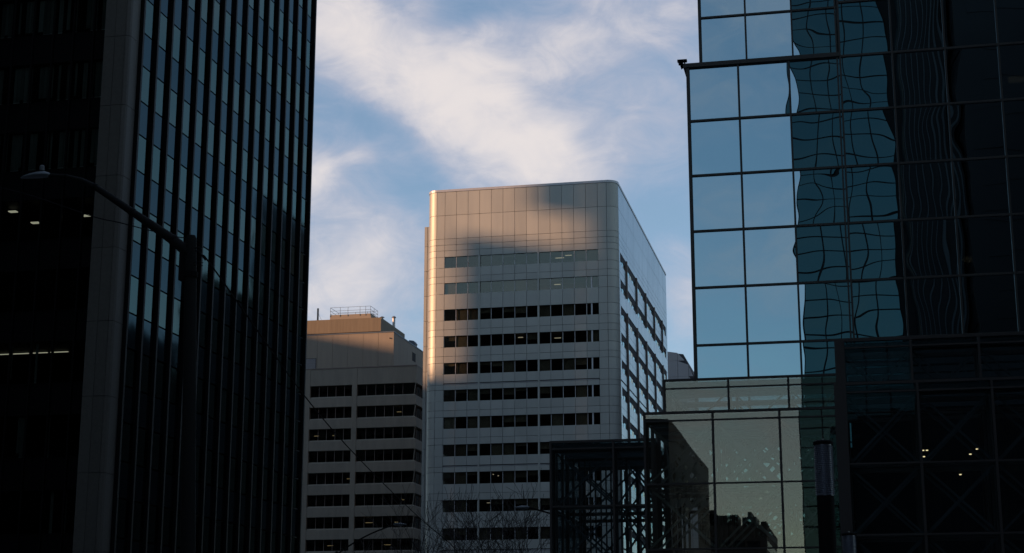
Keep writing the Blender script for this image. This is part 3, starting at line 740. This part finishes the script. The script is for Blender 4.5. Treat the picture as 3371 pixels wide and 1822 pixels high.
tree('bare tree with fine twigs rising highest before the silver tower, left of the glass pavilion', -19.0, 88, 12.0, 21)
tree('bare leafless tree in front of the left corner of the silver tower', -23.6, 91, 12.2, 5)
tree('low bare tree crown in front of the beige building', -28.4, 95, 9.4, 9)
tree('bare tree crown squeezed between the silver tower corner and the lamp head', -25.9, 99, 10.4, 14, .6)
tree('bare tree close to the slatted corner of the glass pavilion', -17.4, 84, 10.4, 33)

tree('bare tree behind the viewer, mirrored as ragged dark limbs in the pavilion glass', -11.5, -5, 13.5, 41)
tree('second bare tree behind the viewer, mirrored in the lowest pavilion volume', -16.5, -9, 14.5, 52)
# ------------------------------------------------------------------ out-of-view city: blocks mirrored in the glass, others added to cast shade
def city_block(label, x0, x1, y0, y1, h, mat='city', floor=3.9, winz=1.9, skew=0, stepw=3.0, rskew=0):
    o = thing('city_building', label, 'building', ((x0+x1)/2, (y0+y1)/2, 0), 'surrounding city blocks')
    part('walls', o, M[mat], MB().prism([(x1,y0+rskew),(x1,y1+rskew),(x0,y1-skew),(x0,y0-skew)],0,h))
    w = MB(); z = 5
    while z+winz < h-1.5:
        for (xa,xb,ya,yb) in ((x0+1,x1-1,y1,y1+.06),(x0+1,x1-1,y0-.06,y0),(x1,x1+.06,y0+1,y1-1),(x0-.06,x0,y0+1,y1-1)):
            if skew and xa != x1: continue
            if rskew and xb != x0: continue
            L = max(xb-xa, yb-ya); n = max(1, int(L/stepw))
            for i in range(n):
                if xb-xa > yb-ya: w.box(xa+i*L/n+.3, xa+(i+1)*L/n-.3, ya, yb, z, z+winz)
                else: w.box(xa, xb, ya+i*L/n+.3, ya+(i+1)*L/n-.3, z, z+winz)
        z += floor
    part('window', o, M['city_glass' if mat == 'city' else 'city_dark'], w, stuff=True)
    return o
city_block('dark office slab behind the viewer, mirrored in the windows of the silver tower', -140, -78, -130, -84, 119)
city_block('low dark block mirrored at the left edge of the glass pavilion', -76, -19.7, -130, -84, 27, 'city_dark')
sk = city_block('distant dark building mirrored along the foot of the pavilion glass', -36.5, -19.2, -290, -250, 29.5)
for (a, b, h_) in ((-36,-33.5,30.4),(-33,-25,31.8),(-31,-29.4,32.6),(-24,-21.3,31.2),(-22.9,-22.2,32.2),(-20.4,-19.4,30.2)): box('roof_cabin', sk, M['city_dark'], a, b, -262, -251, 29.5, h_)
part('mast', sk, M['city_dark'], MB().bar((-34.6,-252,29.5),(-34.6,-252,33.4),.3))
city_block('dark block mirrored at the lower left of the pavilion glass', -60, -37, -290, -250, 24)
city_block('unseen dark block added across the street to the left to block sun and sky', -120, -47, -60, 64, 85, stepw=5)  # added to keep low sun and sky light off the street
city_block('stepped dark block behind the mirror-glass tower, lowest part', 10, 60, 128, 203, 44, 'city_dark', rskew=118, stepw=5)
city_block('stepped dark block behind the mirror-glass tower, middle part', 10, 60, 204, 231, 56, 'city_dark', rskew=118, stepw=5)
city_block('stepped dark block behind the mirror-glass tower, tallest part', 10, 60, 232, 300, 74, 'city_dark', rskew=118, stepw=5)
city_block('dark high-rise behind the viewer, mirrored at the far right panes', 12.8, 70, -120, -64, 110, 'city_dark', stepw=6)
city_block('dark high-rise beside the viewer on the right, outside the picture', 32, 90, -60, 30, 80, 'city_dark', stepw=6)
# unseen western blocks added and shaped to cast the sunset shadow edges
city_block('unseen tall slab added to the west to shade the street', -300, -260, -170, 86.8, 152, skew=23.1, stepw=8)
o = thing('city_building', 'unseen overhang added on the tall western slab to shape its shadow', 'building', (-261, 88, 108)); o['group']='surrounding city blocks'; part('walls', o, M['city'], MB().prism([(-260.2,86.85),(-260.2,91.0),(-262.5,89.7),(-262.5,85.55)],108.6,150))  # thin overhang added to cut the shadow edge on the silver tower
city_block('middle step of the western blocks added for shade', -300, -260.1, 86.9, 97.2, 103.2, skew=23.1, stepw=8)
city_block('lower step of the western blocks added for shade', -300, -260, 97.3, 122, 82.4, skew=23.1, stepw=8)
city_block('lowest of the added western blocks, next to the lower step', -300, -260, 122.2, 148, 70, skew=23.1, stepw=8)
city_block('unseen western block added to shade the beige building', -300, -260, 149, 193, 93.6, skew=23.1, stepw=8)
city_block('unseen western block added to shade the grey building', -300, -260, 193.5, 270, 135, skew=23.1, stepw=8)
city_block('dark block far behind the viewer on the left, mirrored in the beige building windows', -235, -145, -130, -84, 122)
# gridded mirror tower whose image fills the right-hand panes
Gt = thing('glass_tower', 'blue gridded tower mirrored in the middle columns of the mirror-glass tower', 'glass tower', (0, -95, 0))
part('body', Gt, M['city_dark'], MB().box(-6,5.5,-110,-84.1,0,96).box(5.5,7.6,-110,-84.3,0,112))
gm = MB(); gg = Pieces('pane', Gt, M['grid_glass'], 290)
nx, nz = 5, 46
for i in range(nx):
    for k in range(nz):
        a = -6+.12+i*11.5/nx; z = 1+k*2.05; gg.box(a, a+11.5/nx-.16, -84.1, -84.04, z+.06, z+1.95, far=z < 8)
gg.done()
Gf = thing('fin_tower', 'dark tower with close pale vertical fins behind the viewer, mirrored at the right', 'tower', (9, -85, 0))
part('body', Gf, M['city_dark'], MB().box(6.6,12.4,-100,-70,0,110))
fpn = Pieces('fin', Gf, M['fin_pale'], 60)
for i in range(9): fpn.box(6.7+i*.65, 6.7+i*.65+(.09 if i < 6 else .20), -70, -69.7, 0, 110)
